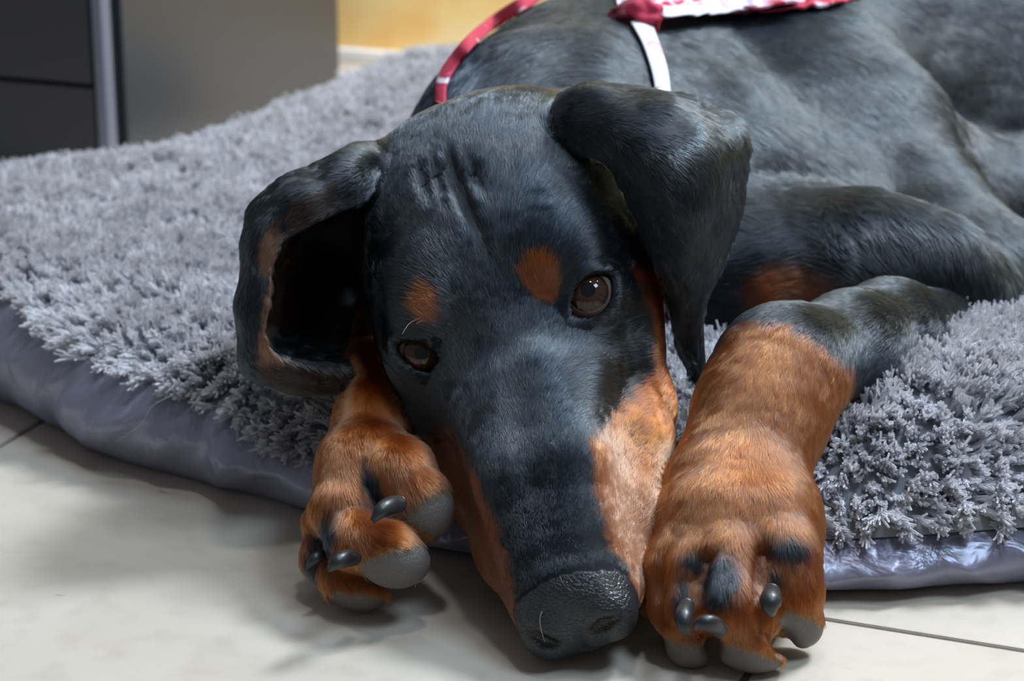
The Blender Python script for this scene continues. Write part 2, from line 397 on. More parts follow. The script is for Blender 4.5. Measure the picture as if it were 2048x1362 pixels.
def satin_mat():
    m, nt, bs, L = new_mat('grey_satin'); bs.inputs['Base Color'].default_value = (*srgb(130, 129, 146), 1)
    bs.inputs['Roughness'].default_value = 0.33; bs.inputs['Specular IOR Level'].default_value = 0.9; bs.inputs['Metallic'].default_value = 0.25
    bs.inputs['Sheen Weight'].default_value = 0.25; bs.inputs['Sheen Tint'].default_value = (0.7, 0.75, 1, 1); bs.inputs['Specular Tint'].default_value = (0.75, 0.8, 1.0, 1)
    tc = N(nt, 'ShaderNodeTexCoord'); mp = N(nt, 'ShaderNodeMapping'); mp.inputs['Scale'].default_value = (1, 1, 0.5)
    n1 = N(nt, 'ShaderNodeTexNoise', Scale=45.0, Detail=3.0, Distortion=1.2); L.new(tc.outputs['Object'], mp.inputs[0]); L.new(mp.outputs[0], n1.inputs['Vector'])
    n2 = N(nt, 'ShaderNodeTexNoise', Scale=900.0, Detail=2.0); L.new(tc.outputs['Object'], n2.inputs['Vector'])
    b = bump(nt, n1.outputs[0], 0.5, 0.006, bs); bump(nt, n2.outputs[0], 0.08, 0.0006, bs, b); return m
mesh_obj('satin_side', SV.reshape(-1, 3), ringfaces(nrow + 1, nb), satin_mat(), bedw)

# hair-curve builder ------------------------------------------------
def hair_object(name, pos, radius, col, mat, parent, attr='coat'):
    """pos (n,k,3) world, radius (k,) or (n,k), col (n,3)"""
    n, k, _ = pos.shape; hc = D.hair_curves.new(name); hc.add_curves([k] * n)
    p = (pos - np.array(parent.location)).astype(np.float32)
    hc.attributes['position'].data.foreach_set('vector', p.ravel()) if 'position' in hc.attributes else None
    ra = hc.attributes.get('radius') or hc.attributes.new('radius', 'FLOAT', 'POINT')
    ra.data.foreach_set('value', np.ascontiguousarray(np.broadcast_to(radius, (n, k)), dtype=np.float32).ravel())
    ca = hc.attributes.new(attr, 'FLOAT_COLOR', 'CURVE'); c4 = np.ones((n, 4), np.float32); c4[:, :3] = col
    ca.data.foreach_set('color', c4.ravel())
    hc.materials.append(mat); o = D.objects.new(name, hc); COL.objects.link(o); o.parent = parent; return o
def hair_mat(name, rough, rrough, coat=0.0, ior=1.55, ttint=1.0):
    m = D.materials.new(name); m.use_nodes = True; nt = m.node_tree; nt.nodes.clear()
    out = N(nt, 'ShaderNodeOutputMaterial'); h = N(nt, 'ShaderNodeBsdfHairPrincipled', parametrization='COLOR'); a = N(nt, 'ShaderNodeAttribute', attribute_name='coat')
    nt.links.new(a.outputs['Color'], h.inputs['Color']); h.inputs['Roughness'].default_value = rough; h.inputs['Radial Roughness'].default_value = rrough
    h.inputs['IOR'].default_value = ior; h.inputs['Random Roughness'].default_value = 0.1
    if 'Coat' in h.inputs: h.inputs['Coat'].default_value = coat
    nt.links.new(h.outputs[0], out.inputs[0]); return m
def fabric_fibre_mat(name):
    m, nt, bs, L = new_mat(name); a = N(nt, 'ShaderNodeAttribute', attribute_name='coat'); L.new(a.outputs['Color'], bs.inputs['Base Color'])
    bs.inputs['Roughness'].default_value = 0.9; bs.inputs['Specular IOR Level'].default_value = 0.05
    tr = N(nt, 'ShaderNodeBsdfTranslucent'); L.new(a.outputs['Color'], tr.inputs[0]); mx = N(nt, 'ShaderNodeMixShader'); mx.inputs[0].default_value = 0.35
    L.new(bs.outputs[0], mx.inputs[1]); L.new(tr.outputs[0], mx.inputs[2]); L.new(mx.outputs[0], nt.nodes['Material Output'].inputs[0])
    return m
# plush pile: tufts of fibres over the top, each tuft leaning its own way
def pile():
    ntuft = 52000
    x = rng.uniform(-0.44, 0.76, ntuft * 4); y = rng.uniform(0.85, 1.80, ntuft * 4)
    ins = poly_sd(x, y, Bxy[::6]) < -0.001; pxx, pyy, dd = proj(np.stack([x, y, np.full_like(x, 0.06)], -1))
    keep = ins & (rng.random(len(x)) < np.where((pxx > -100) & (pxx < 2150), 1.0, 0.45) * np.clip((1.05 / dd) ** 2.2, 0, 1)); x, y = x[keep][:ntuft], y[keep][:ntuft]
    e, hh = bed_e(x, y); z = bed_z(x, y, hh, e)
    h = 0.002; z1 = bed_z(x + h, y); z2 = bed_z(x, y + h); nn = np.stack([-(z1 - z) / h, -(z2 - z) / h, np.ones_like(z)], -1); nn = np.clip(nn, -1.6, 1.6); nn /= np.linalg.norm(nn, axis=1)[:, None]
    root = np.stack([x, y, z - 0.001], -1)
    lean = np.stack([vnoise(root, 0.03) - 0.5, vnoise(root + 7, 0.03) - 0.5, 0 * x], -1) * 1.0
    lean2 = np.stack([vnoise(root + 3, 0.009) - 0.5, vnoise(root + 9, 0.009) - 0.5, 0 * x], -1) * 1.3
    # fibres hang over the rim
    near = np.exp(-e / 0.02)[:, None]; idx = np.argmin((x[:, None] - Bxy[None, ::12, 0]) ** 2 + (y[:, None] - Bxy[None, ::12, 1]) ** 2, 1)
    outd = np.c_[nout[::12][idx], np.full(len(x), -0.8)]
    d = nn + lean + lean2 + near * outd * 0.8; d /= np.linalg.norm(d, axis=1)[:, None]
    L = 0.0105 * rng.uniform(0.75, 1.2, len(x)) * (0.65 + 0.7 * vnoise(root, 0.012))
    nf = 14; K = 5; n = len(x); t = np.linspace(0, 1, K)
    off = rng.normal(0, 1, (n, nf, 3)); off /= np.linalg.norm(off, axis=2)[..., None]; off *= (rng.random((n, nf, 1)) ** 0.5)
    rs = 0.0024; tip = rng.normal(0, 0.13, (n, nf, 3)); Lf = (L[:, None] * rng.uniform(0.82, 1.05, (n, nf)))
    spread = np.array([1.0, 0.8, 0.6, 0.62, 0.85]) * rs * 0.75
    pos = root[:, None, None] + off[:, :, None] * spread[None, None, :, None] + (d[:, None, None] + tip[:, :, None] * t[None, None, :, None]) * (Lf[..., None, None] * t[None, None, :, None])
    curl = rng.normal(0, 0.00035, (n, nf, K, 3)); pos += curl * t[None, None, :, None]
    pos[..., 2] -= (t ** 2)[None, None] * 0.0012
    shade = rng.uniform(0.82, 1.12, (n, 1)) * rng.uniform(0.9, 1.1, (n, nf)); base = np.array(srgb(206, 205, 210))
    col = (base[None, None] * shade[..., None]).reshape(-1, 3)
    rad = np.array([0.00026, 0.00036, 0.00042, 0.00050, 0.00046])
    o = hair_object('plush_pile', pos.reshape(-1, K, 3), rad, np.clip(col, 0, 1), fabric_fibre_mat('plush_fibre'), bedw)
    tag(o, kind='stuff')
if not globals().get('NOFUR'): pile()

#@@DOG
dog = empty('dog', (0.15, 1.05, 0.07)); tag(dog, 'black and tan short-haired puppy lying with its chin on the floor between its paws', 'dog')
# head frame: a runs nose -> occiput, l to the viewer's right, n out of the face
def camv(x, y, z): return x * CR + y * CU - z * CF * 1.0
def unit(v): return v / np.linalg.norm(v)
HO = P(1150, 1225, 0.865)
ha = unit(-0.0434 * CR + 0.2078 * CU + 0.165 * CF)
l0 = unit(CR - (CR @ ha) * ha); n0 = unit(np.cross(l0, ha)); 
if n0 @ CF > 0: n0 = -n0
ph = math.radians(19); hl = math.cos(ph) * l0 + math.sin(ph) * n0; hn = math.cos(ph) * n0 - math.sin(ph) * l0
RH = np.array([ha, hl, hn])
def HL(s, l, n): return HO + s * ha + l * hl + n * hn
def HP(px, py, n):
    """point on the pixel's sight line at height n above the head axis plane"""
    dr = P(px, py, 1.0) - C0; t = (n - (C0 - HO) @ hn) / (dr @ hn); return C0 + t * dr
def toloc(V): q = V - HO; return q @ ha, q @ hl, q @ hn
st = np.array([  # s, centre, W, Htop, Hbot
    [-0.004, -0.004, 0.018, 0.014, 0.016], [0.012, -0.005, 0.0225, 0.0205, 0.022], [0.035, -0.006, 0.027, 0.0245, 0.027], [0.06, -0.008, 0.0305, 0.028, 0.033],
    [0.09, -0.010, 0.035, 0.032, 0.038], [0.115, -0.012, 0.0415, 0.037, 0.044], [0.136, -0.012, 0.049, 0.042, 0.048], [0.16, -0.010, 0.058, 0.050, 0.053],
    [0.185, -0.010, 0.0625, 0.055, 0.057], [0.21, -0.010, 0.063, 0.056, 0.06], [0.235, -0.010, 0.058, 0.052, 0.06], [0.262, -0.012, 0.047, 0.042, 0.055], [0.29, -0.02, 0.04, 0.03, 0.05]])
def loft(X, Y, Z):
    x, y, z = X - HO[0], Y - HO[1], Z - HO[2]
    s = x * ha[0] + y * ha[1] + z * ha[2]; l = x * hl[0] + y * hl[1] + z * hl[2]; n = x * hn[0] + y * hn[1] + z * hn[2]
    f = [np.interp(s, st[:, 0], st[:, i]) for i in range(1, 5)]
    n = n - f[0]; H = np.where(n > 0, f[2], f[3]); W = f[1]; p = 2.35
    k = (np.abs(l / W) ** p + np.abs(n / H) ** p) ** (1 / p); rho = np.sqrt(l * l + n * n)
    d = (rho - rho / np.maximum(k, 1e-6)) * 0.9
    d = np.where(rho < 1e-5, -np.minimum(W, H), d)
    d = smax(d, -(s - 0.002), 0.012); return smax(d, s - 0.262, 0.03)
head = Group('head', 0.012)
lo = HO - 0.1; cor = np.array([HL(s, l, n) for s in (-0.01, 0.3) for l in (-0.07, 0.07) for n in (-0.07, 0.06)])
st2 = crspline(st, 60); st = st2[np.argsort(st2[:, 0])]
head.func(loft, cor.min(0), cor.max(0), 0.0)
for sg in (-1, 1):
    head.ell(HL(0.158, sg * 0.030, 0.022), (0.022, 0.016, 0.014), RH, k=0.014)          # brow
    head.ell(HL(0.150, sg * 0.046, -0.016), (0.036, 0.012, 0.020), RH, k=0.02)           # cheekbone
    head.chain([(HL(0.016, sg * 0.014, -0.014), 0.013), (HL(0.05, sg * 0.0225, -0.022), 0.0155), (HL(0.09, sg * 0.030, -0.030), 0.018), (HL(0.125, sg * 0.034, -0.036), 0.018)], k=0.010)  # flews
    head.chain([(HL(0.028, sg * 0.010, 0.0045), 0.0085), (HL(0.060, sg * 0.0115, 0.0105), 0.010), (HL(0.10, sg * 0.014, 0.013), 0.012)], k=0.012)
head.chain([(HL(0.03, 0, -0.028), 0.012), (HL(0.10, 0, -0.040), 0.02), (HL(0.17, 0, -0.045), 0.035)], k=0.012)   # jaw
head.ell(HP(1322, 800, -0.034), (0.010, 0.005, 0.006), RH, k=0.008)
# recess in front of the eyes
for sg, (ex, ey) in ((1, (1140, 660)), (-1, (905, 742))):
    head.ell(HP(ex, ey, 0.033), (0.022, 0.010, 0.010), RH, k=0.016, sub=True)
# eyes: ball, lid shell, almond opening
EYES = []
def eye_setup(cpx, cpy, nn, r, inner, outer, hh, gz):
    c = HP(cpx, cpy, nn); g = unit(unit(C0 - c) * 0.72 + gz * 0.28)
    dpt = (c - C0) @ CF - 0.011; a = P(*inner, dpt); b = P(*outer, dpt); ax = b - a; hlh = np.linalg.norm(ax) / 2
    e1 = unit(ax - (ax @ g) * g); e2 = np.cross(g, e1); mid = (a + b) / 2; mid = mid - ((mid - c) @ g) * g
    head.ell(c, (r + 0.0022,) * 3, k=0.007)
    Rr = (hlh ** 2 + hh ** 2) / (2 * hh)
    def alm(X, Y, Z):
        x, y, z = X - mid[0], Y - mid[1], Z - mid[2]
        p = x * e1[0] + y * e1[1] + z * e1[2]; q = x * e2[0] + y * e2[1] + z * e2[2]; h = x * g[0] + y * g[1] + z * g[2]
        f = np.maximum(np.sqrt(p * p + (q - (Rr - hh)) ** 2), np.sqrt(p * p + (q + (Rr - hh)) ** 2)) - Rr
        return np.maximum(f, -h + 0.002)
    head.func(alm, c - 0.022, c + 0.022, 0.0016, sub=True)
    EYES.append(dict(c=c, r=r, g=g, e1=e1, e2=e2, alm=alm, mid=mid))
eye_setup(1180, 598, 0.0090, 0.0135, (1142, 644), (1219, 550), 0.0073, hl * 0.7 + hn * 0.7)
eye_setup(846, 706, 0.0070, 0.0130, (900, 738), (794, 692), 0.0056, -hl * 0.7 + hn * 0.7)
# nose leather
nose = Group('nose', 0.010)
nose.ell(HL(0.007, 0, -0.0015), (0.0160, 0.0206, 0.0155), RH, k=0)
for sg in (-1, 1): nose.ell(HL(-0.003, sg * 0.0125, -0.004), (0.010, 0.0105, 0.012), RH, k=0.006)
nose.ell(HL(-0.002, 0, -0.010), (0.009, 0.010, 0.009), RH, k=0.006)
def CP(px, py, d, r): return (P(px, py, d), r * d / FPX)
def surf(groups, px, py, d0=0.80, d1=1.4):
    dd = np.linspace(d0, d1, 400); V = C0 + dd[:, None] * (P(px, py, 1.0) - C0)
    f = np.min([g.eval_pts(V) for g in groups], 0); i = int(np.argmax(f < 0))
    if f[i] >= 0 or i == 0: return (d0 + d1) / 2
    return float(dd[i - 1] + (dd[i] - dd[i - 1]) * f[i - 1] / (f[i - 1] - f[i]))
# furrows of the forehead, pressed into the surface
def furrow(pts, r, k=0.005):
    q = [(P(x, y, surf([head], x, y) + r * (-0.25 if w_ > 0.2 else -1.0)), r * w_) for x, y, w_ in pts]
    head.chain(q, k=k, sub=True)
_F = [([(890, 285, .12), (895, 305, .45), (902, 335, .9), (914, 370, 1.1), (928, 405, 1), (945, 440, .8), (962, 485, .55), (982, 530, .35), (1000, 580, .12)], 0.0034),
      ([(864, 305, .12), (868, 325, .5), (874, 355, .9), (882, 385, .8), (892, 412, .4), (900, 435, .12)], 0.0028), ([(838, 325, .12), (842, 345, .6), (848, 372, .8), (856, 395, .5), (866, 415, .12)], 0.0026),
      ([(928, 305, .12), (936, 325, .5), (946, 350, .8), (960, 378, .5), (972, 400, .12)], 0.0026)]
for _p, _r in _F: head.chain([(P(x, y, surf([head], x, y) + (w_ - 0.5) * 0.0042 - 0.0004), _r * w_) for x, y, w_ in _p], k=0.0035, sub=True)
def dent(px, py, r, off, k): head.ell(P(px, py, surf([head], px, py) - off), r, np.array([CR, CU, -CF]), k=k, sub=True)
#dent(1172, 497, (0.015, 0.008, 0.006), 0.0042, 0.012)
#dent(835, 652, (0.013, 0.006, 0.005), 0.0036, 0.010)
# ears
def ear(rows, rads, nu, nv, name):
    g = Group(name, 0.004); ctrl = np.array([[P(*q) for q in r] for r in rows]); g.sheet(ctrl, rads, nu, nv); return g
R3 = lambda n, m, v, e: [[e] + [v] * (m - 2) + [e] for _ in range(n)]
earR = ear([
    [(1050, 262, .985), (1062, 240, .985), (1080, 215, .99), (1105, 190, 1.0)],
    [(1110, 285, .958), (1125, 240, .955), (1150, 195, .965), (1185, 172, .99)],
    [(1190, 312, .952), (1215, 255, .938), (1250, 200, .950), (1300, 178, .985)],
    [(1242, 360, .952), (1285, 305, .928), (1345, 238, .940), (1412, 208, .985)],
    [(1280, 440, .953), (1335, 385, .925), (1415, 305, .935), (1486, 272, .975)],
    [(1312, 520, .957), (1360, 470, .930), (1430, 410, .940), (1482, 385, .975)],
    [(1342, 600, .965), (1370, 560, .942), (1420, 520, .950), (1448, 510, .975)],
    [(1356, 680, .972), (1370, 660, .958), (1392, 630, .962), (1402, 618, .978)],
    [(1384, 752, .975), (1392, 750, .970), (1398, 746, .972), (1404, 742, .978)]], R3(9, 4, .0019, .0012), 150, 75, 'right_ear')
earL = ear([
    [(800, 345, .985), (792, 320, .985), (785, 300, 1.0), (800, 300, 1.03), (830, 330, 1.04)],
    [(735, 388, .965), (722, 330, .962), (715, 298, .99), (750, 330, 1.04), (790, 400, 1.05)],
    [(655, 425, .955), (628, 372, .952), (620, 345, .99), (680, 400, 1.05), (770, 470, 1.06)],
    [(590, 460, .950), (545, 420, .950), (525, 398, .985), (610, 470, 1.05), (740, 540, 1.07)],
    [(556, 505, .947), (510, 478, .950), (500, 462, .98), (570, 540, 1.04), (720, 600, 1.06)],
    [(534, 580, .946), (500, 560, .950), (494, 560, .975), (555, 600, 1.025), (700, 640, 1.04)],
    [(522, 655, .947), (488, 650, .953), (486, 660, .975), (550, 670, 1.01), (690, 690, 1.02)],
    [(540, 705, .951), (500, 728, .957), (510, 740, .975), (580, 720, .995), (690, 715, 1.0)],
    [(600, 728, .958), (575, 764, .962), (590, 772, .975), (620, 750, .985), (690, 735, .985)],
    [(680, 738, .966), (665, 770, .968), (680, 775, .975), (685, 765, .98), (695, 750, .98)]], R3(10, 5, .0019, .0013), 175, 130, 'left_ear')
def nz_(px, py, off=0.0): return P(px, py, surf([nose], px, py) + off)
_q = [(nz_(1188, 1262, .001), 0.0018), (nz_(1206, 1250, .0010), 0.0028), (nz_(1238, 1236, .000), 0.0010)]
_q2 = [(nz_(1112, 1290, .001), 0.0018), (nz_(1088, 1284, .0010), 0.0026), (nz_(1060, 1262, .0), 0.0010)]
_q3 = [(nz_(1150, 1262, -.0005), 0.0005), (nz_(1159, 1284, 0), 0.0011), (nz_(1168, 1300, 0), 0.0014)]
for q in (_q, _q2, _q3): nose.chain(q, k=0.0018, sub=True)
# left forepaw (viewer's left), lying on its side
legL = Group('left_foreleg', 0.003)
legL.chain([CP(770, 640, 1.06, 60), CP(752, 760, 1.00, 62), CP(748, 850, .965, 66), CP(722, 930, .94, 72), CP(690, 1010, .925, 66)], k=0.012)
toesL = [
    [CP(760, 900, .938, 52), CP(800, 940, .925, 58), CP(838, 985, .915, 56)],
    [CP(690, 1020, .925, 56), CP(712, 1078, .912, 52), CP(770, 1098, .902, 56)],
    [CP(650, 1040, .935, 40), CP(644, 1110, .930, 34), CP(690, 1160, .920, 46)]]
for t in toesL: legL.chain(t, k=0.006)
padsL = [((850, 1022, .912), (58, 62, 50)), ((790, 1122, .900), (72, 55, 50)), ((716, 1180, .916), (60, 42, 50))]
def padell(g, spec, ang=0.0, k=0.004):
    (x, y, d), r = spec; c = P(x, y, d); ca, sa = math.cos(ang), math.sin(ang)
    R = np.array([ca * CR - sa * CU, sa * CR + ca * CU, -CF]); rr = np.array(r) * d / FPX; g.ell(c, rr, R, k=k); return (c, rr, R)
PADS = [padell(legL, padsL[0], 0.9), padell(legL, padsL[1], 0.1), padell(legL, padsL[2], 0.25)]
legL.chain([CP(722, 935, .905, 5), CP(735, 985, .895, 7), CP(745, 1040, .888, 7)], k=0.008, sub=True)
legL.chain([CP(640, 1080, .905, 5), CP(662, 1130, .890, 6), CP(705, 1160, .885, 6)], k=0.006, sub=True)
legL.chain([CP(735, 1052, .875, 5), CP(800, 1046, .868, 7), CP(868, 1075, .860, 6)], k=0.006, sub=True)
# right foreleg (viewer's right)
legR = Group('right_foreleg', 0.003)
legR.chain([CP(1925, 632, 1.07, 62), CP(1800, 662, 1.02, 80), CP(1700, 692, .985, 86), CP(1590, 735, .955, 94)], k=0.02)
legR.chain([CP(1560, 730, .952, 102), CP(1530, 800, .944, 95), CP(1508, 870, .933, 91), CP(1486, 960, .918, 99)], k=0.025)
legR.chain([CP(1420, 980, .915, 70), CP(1466, 1050, .900, 90), CP(1532, 1030, .905, 76)], k=0.025)
legR.chain([CP(1400, 1080, .902, 58), CP(1470, 1100, .896, 66), CP(1556, 1085, .900, 58)], k=0.022)
toesR = [
    [CP(1400, 1030, .895, 66), CP(1362, 1130, .880, 54), CP(1360, 1215, .873, 46), CP(1392, 1285, .870, 42)],
    [CP(1460, 1040, .890, 66), CP(1456, 1130, .874, 60), CP(1462, 1205, .862, 58), CP(1505, 1265, .862, 58)],
    [CP(1530, 1030, .893, 62), CP(1568, 1110, .880, 57), CP(1582, 1180, .876, 52), CP(1590, 1222, .876, 48)],
    [CP(1370, 1060, .915, 50), CP(1318, 1130, .905, 36), CP(1312, 1200, .90, 30)]]
for t in toesR: legR.chain(t, k=0.010)
PADS += [padell(legR, ((1382, 1290, .873), (52, 48, 46)), -0.5), padell(legR, ((1498, 1300, .865), (76, 44, 50)), 0.2), padell(legR, ((1596, 1246, .88), (54, 52, 50)), 0.4)]
def groove(g, pts, r, off, k):
    q = [(P(x, y, surf([g], x, y, .80, 1.1) + (off if w_ > 0.5 else -0.002)), r * w_) for x, y, w_ in pts]; return q, k
_G = [groove(legR, [(1432, 1085, .3), (1414, 1110, 1), (1403, 1150, 1.3), (1402, 1200, 1.3), (1408, 1250, 1.2), (1424, 1290, 1.2), (1432, 1320, 1)], 0.0026, 0.0014, 0.006),
      groove(legR, [(1530, 1070, .3), (1521, 1100, 1), (1517, 1150, 1.4), (1519, 1200, 1.5), (1536, 1245, 1.5), (1560, 1285, 1.3), (1578, 1310, 1)], 0.0026, 0.0016, 0.006),
      groove(legR, [(1350, 1060, .3), (1330, 1100, 1), (1322, 1150, 1.2), (1322, 1230, 1)], 0.0018, 0.0010, 0.006)]
for q, k in _G: legR.chain(q, k=k, sub=True)
# trunk
body = Group('body', 0.016)
body.chain([(HL(0.215, 0, -0.035), 0.05), CP(1100, 345, 1.14, 245), CP(1240, 335, 1.24, 315), CP(1500, 330, 1.38, 440), CP(2050, 250, 1.50, 560)], k=0.05)
body.chain([CP(1180, 420, 1.14, 200), CP(1400, 470, 1.17, 260), CP(1560, 520, 1.19, 250)], k=0.05)
body.chain([CP(1620, 200, 1.25, 190), CP(1700, 330, 1.22, 190), CP(1850, 500, 1.16, 140), CP(1930, 590, 1.09, 92)], k=0.035)   # shoulder, upper arm
body.chain([CP(1560, 240, 1.22, 120), CP(1580, 420, 1.16, 130), CP(1640, 560, 1.12, 110)], k=0.03)
body.ell(P(2150, 480, 1.42), (0.14, 0.15, 0.12), k=0.05)
body.chain([CP(1360, 540, 1.10, 130), CP(1500, 575, 1.09, 130), CP(1660, 560, 1.10, 120)], k=0.03)
body.chain([CP(1960, 470, 1.24, 200), CP(2200, 540, 1.25, 200)], k=0.03)
body.chain([CP(2020, 560, 1.13, 100), CP(2220, 570, 1.13, 120)], k=0.03)
# crease between neck and shoulder, fold above the forearm
body.chain([CP(1400, -20, 1.10, 30), CP(1410, 90, 1.075, 55), CP(1425, 200, 1.06, 55), CP(1450, 330, 1.05, 30)], k=0.05, sub=True)
body.chain([CP(1540, 530, 1.10, 85), CP(1700, 520, 1.08, 85), CP(1860, 540, 1.07, 70), CP(1950, 610, 1.07, 45)], k=0.03)
body.func(lambda X, Y, Z: Z + 0 * X + 0 * Y - 0.055, (-2, -2, -2), (2, 3, 0.06), 0.03, sub=True)
GROUPS = [body, head, nose, earR, earL, legL, legR]
import time; _t = time.time()
VOX = globals().get('VOXO', 0.0014)
DV, DF = polygonise(GROUPS, (-0.17, 0.72, -0.004), (0.50, 1.66, 0.52), VOX)
print('poly', len(DV), len(DF), time.time() - _t)
# light smoothing
def smooth(V, F, it, lam=0.5):
    e = np.concatenate([F[:, [0, 1]], F[:, [1, 2]], F[:, [2, 3]], F[:, [3, 0]]]); n = len(V); cnt = np.bincount(e[:, 0], minlength=n) + np.bincount(e[:, 1], minlength=n)
    for _ in range(it):
        for l in (lam, -lam * 1.03):
            acc = np.zeros_like(V)
            for k in range(3): acc[:, k] = np.bincount(e[:, 0], V[e[:, 1], k], n) + np.bincount(e[:, 1], V[e[:, 0], k], n)
            V = V + l * (acc / np.maximum(cnt, 1)[:, None] - V)
    return V
DV = smooth(DV, DF, 3)
DN = vnormals(DV, DF)
_ge = np.min([g.eval_pts(DV) for g in (earR, earL)], 0); isE_ = 1 - sstep(0.0, 0.006, _ge)
_bd = np.clip(body.eval_pts(DV) - np.min([g.eval_pts(DV) for g in (head, nose, legL)], 0), -0.02, 0.02); _wb = 1 - sstep(-0.01, 0.004, _bd)
_st = np.stack([DV @ unit(CR + 0.5 * CU), DV @ unit(CU - 0.5 * CR) * 0.6, DV[:, 1] * 0.6], -1)
DV = DV + DN * (_wb * ((vnoise(_st, 0.045) - 0.5) * 0.009 + (vnoise(DV, 0.018) - 0.5) * 0.0009) + isE_ * (vnoise(DV, 0.016) - 0.5) * 0.0035 + (vnoise(DV, 0.009) - 0.5) * 0.0004)[:, None]
DN = vnormals(DV, DF)
if (DN * (DV - np.array([0.15, 1.2, 0.1]))).sum() < 0: DF = DF[:, ::-1].copy(); DN = -DN
GD = np.stack([g.eval_pts(DV) for g in GROUPS], 1); GID = GD.argmin(1)
vpx, vpy, vd = proj(DV)
# masks of the coat ------------------------------------------------
nz = vnoise(DV, 0.004) - 0.5; nz2 = vnoise(DV, 0.0013) - 0.5; wob = nz * 16 + nz2 * 14
isH = (GID == 1) | (GID == 2); isEarR = GID == 3; isEarL = GID == 4; isLL = GID == 5; isLR = GID == 6; isB = GID == 0
TAN1 = np.array(srgb(120, 60, 23)); TAN2 = np.array(srgb(166, 114, 84)); BLK = np.array([0.0075, 0.0110, 0.0155])
tan = np.zeros(len(DV)); pink = np.zeros(len(DV))
def pm(poly, soft=10): return 1 - sstep(-soft, soft, poly_sd(vpx, vpy, poly) + wob)
def em(cx, cy, rx, ry, soft=0.2, rot=0):
    c, s = math.cos(rot), math.sin(rot); x, y = vpx - cx, vpy - cy; q = np.sqrt(((x * c + y * s) / rx) ** 2 + ((-x * s + y * c) / ry) ** 2)
    return 1 - sstep(1 - soft, 1 + soft, q + wob / (rx + ry) * 1.3)
cheekR = [(1266, 545), (1284, 600), (1298, 680), (1296, 740), (1268, 782), (1236, 815), (1218, 860), (1186, 890), (1190, 960), (1206, 1030), (1222, 1098), (1262, 1140), (1270, 1210), (1236, 1300), (1330, 1330), (1460, 1000), (1460, 700), (1330, 540)]
cheekL = [(905, 880), (940, 960), (975, 1010), (998, 1080), (1014, 1140), (1026, 1200), (1044, 1240), (1095, 1310), (960, 1320), (850, 1100), (830, 880)]
hd = np.where(isH, 1.0, 0.0)
tan = np.maximum(tan, hd * np.maximum(pm(cheekR, 12), pm(cheekL, 10)))
tan = np.maximum(tan, hd * em(863, 612, 31, 40, 0.22, -0.3)); tan = np.maximum(tan, hd * em(1082, 567, 37, 46, 0.16, -0.25))
pink = hd * pm([(1150, 860), (1215, 905), (1225, 1080), (1262, 1130), (1280, 1210), (1240, 1310), (1330, 1330), (1400, 1000), (1330, 900), (1310, 960), (1290, 1030), (1262, 960), (1240, 880)], 26)
tan = np.where(isLL, 1.0, tan)
tan = np.where(isLR, pm([(1180, 720), (1440, 690), (1480, 645), (1540, 640), (1590, 645), (1650, 690), (1705, 730), (1730, 800), (1700, 1400), (1180, 1400)], 14), tan)
tan = np.where(isB, np.maximum(tan, 0.75 * em(1550, 590, 85, 45, 0.45)), tan)
blackp = np.zeros(len(DV))
for e_ in [(1365, 1185, 15, 42, 0.4, 0.1), (1440, 1150, 34, 62, 0.35, 0.25), (1386, 1108, 22, 18, 0.5, 0), (1575, 1085, 40, 26, 0.6, 0.2), (1555, 1140, 16, 14, 0.6, 0)]:
    blackp = np.maximum(blackp, isLR * em(*e_))
for e_ in [(652, 1060, 26, 52, 0.35, 0.25), (740, 955, 18, 55, 0.5, -0.25), (622, 1120, 16, 45, 0.4, 0.1), (765, 1000, 40, 12, 0.5, 0)]:
    blackp = np.maximum(blackp, isLL * em(*e_))
tan = tan * (1 - blackp)
# bare leather: nose, pads, lid rims
leather = np.where((GID == 2) | (GD[:, 2] < 0.0004), 1.0, 0.0)
sN, lN, nN = toloc(DV)
leather = np.where(isH & (GD[:, 2] < 0.0012) & (sN < 0.03), 1 - sstep(0.009, 0.018, sN + nz * 0.006 + nz2 * 0.003), leather * (sN < 0.02))
padm = np.zeros(len(DV))
def cutf(i, cond): return cond
for i, (c, rr, R) in enumerate(PADS):
    q = (DV - c) @ R.T / rr; kk = np.sqrt((q ** 2).sum(1)); padm = np.maximum(padm, (1 - sstep(1.00, 1.05, kk)) * ((isLL) | (isLR)))
cutL = [((800, 1030), (905, 962)), ((712, 1108), (870, 1062)), ((640, 1150), (800, 1185))]
cutR = [((1300, 1255), (1410, 1305)), ((1420, 1265), (1560, 1315)), ((1560, 1195), (1650, 1240))]
def below(a, b): return ((b[0] - a[0]) * (vpy - a[1]) - (b[1] - a[1]) * (vpx - a[0])) / math.hypot(b[0] - a[0], b[1] - a[1]) + wob * 0.35
bel = np.zeros(len(DV))
PADPOLY = [[(1322, 1266), (1352, 1284), (1400, 1287), (1420, 1312), (1425, 1400), (1300, 1400)], [(1428, 1262), (1450, 1288), (1500, 1298), (1562, 1318), (1560, 1400), (1428, 1400)],
    [(1546, 1226), (1572, 1203), (1640, 1236), (1670, 1236), (1660, 1330), (1585, 1300), (1568, 1270)]]
PADPOLYL = [[(800, 1034), (800, 1008), (845, 982), (900, 958), (940, 950), (930, 1070), (880, 1095), (830, 1056)], [(708, 1110), (760, 1094), (830, 1076), (856, 1070), (885, 1095), (870, 1160), (790, 1182), (740, 1168), (712, 1140)],
    [(650, 1168), (690, 1172), (780, 1190), (810, 1185), (780, 1280), (640, 1260)]]
def pml(poly): return 1 - sstep(-2.5, 2.5, poly_sd(vpx, vpy, poly) + wob * 0.25)
for q in PADPOLY: bel = np.maximum(bel, pml(q) * isLR)
for q in PADPOLYL: bel = np.maximum(bel, pml(q) * isLL)
padm = bel
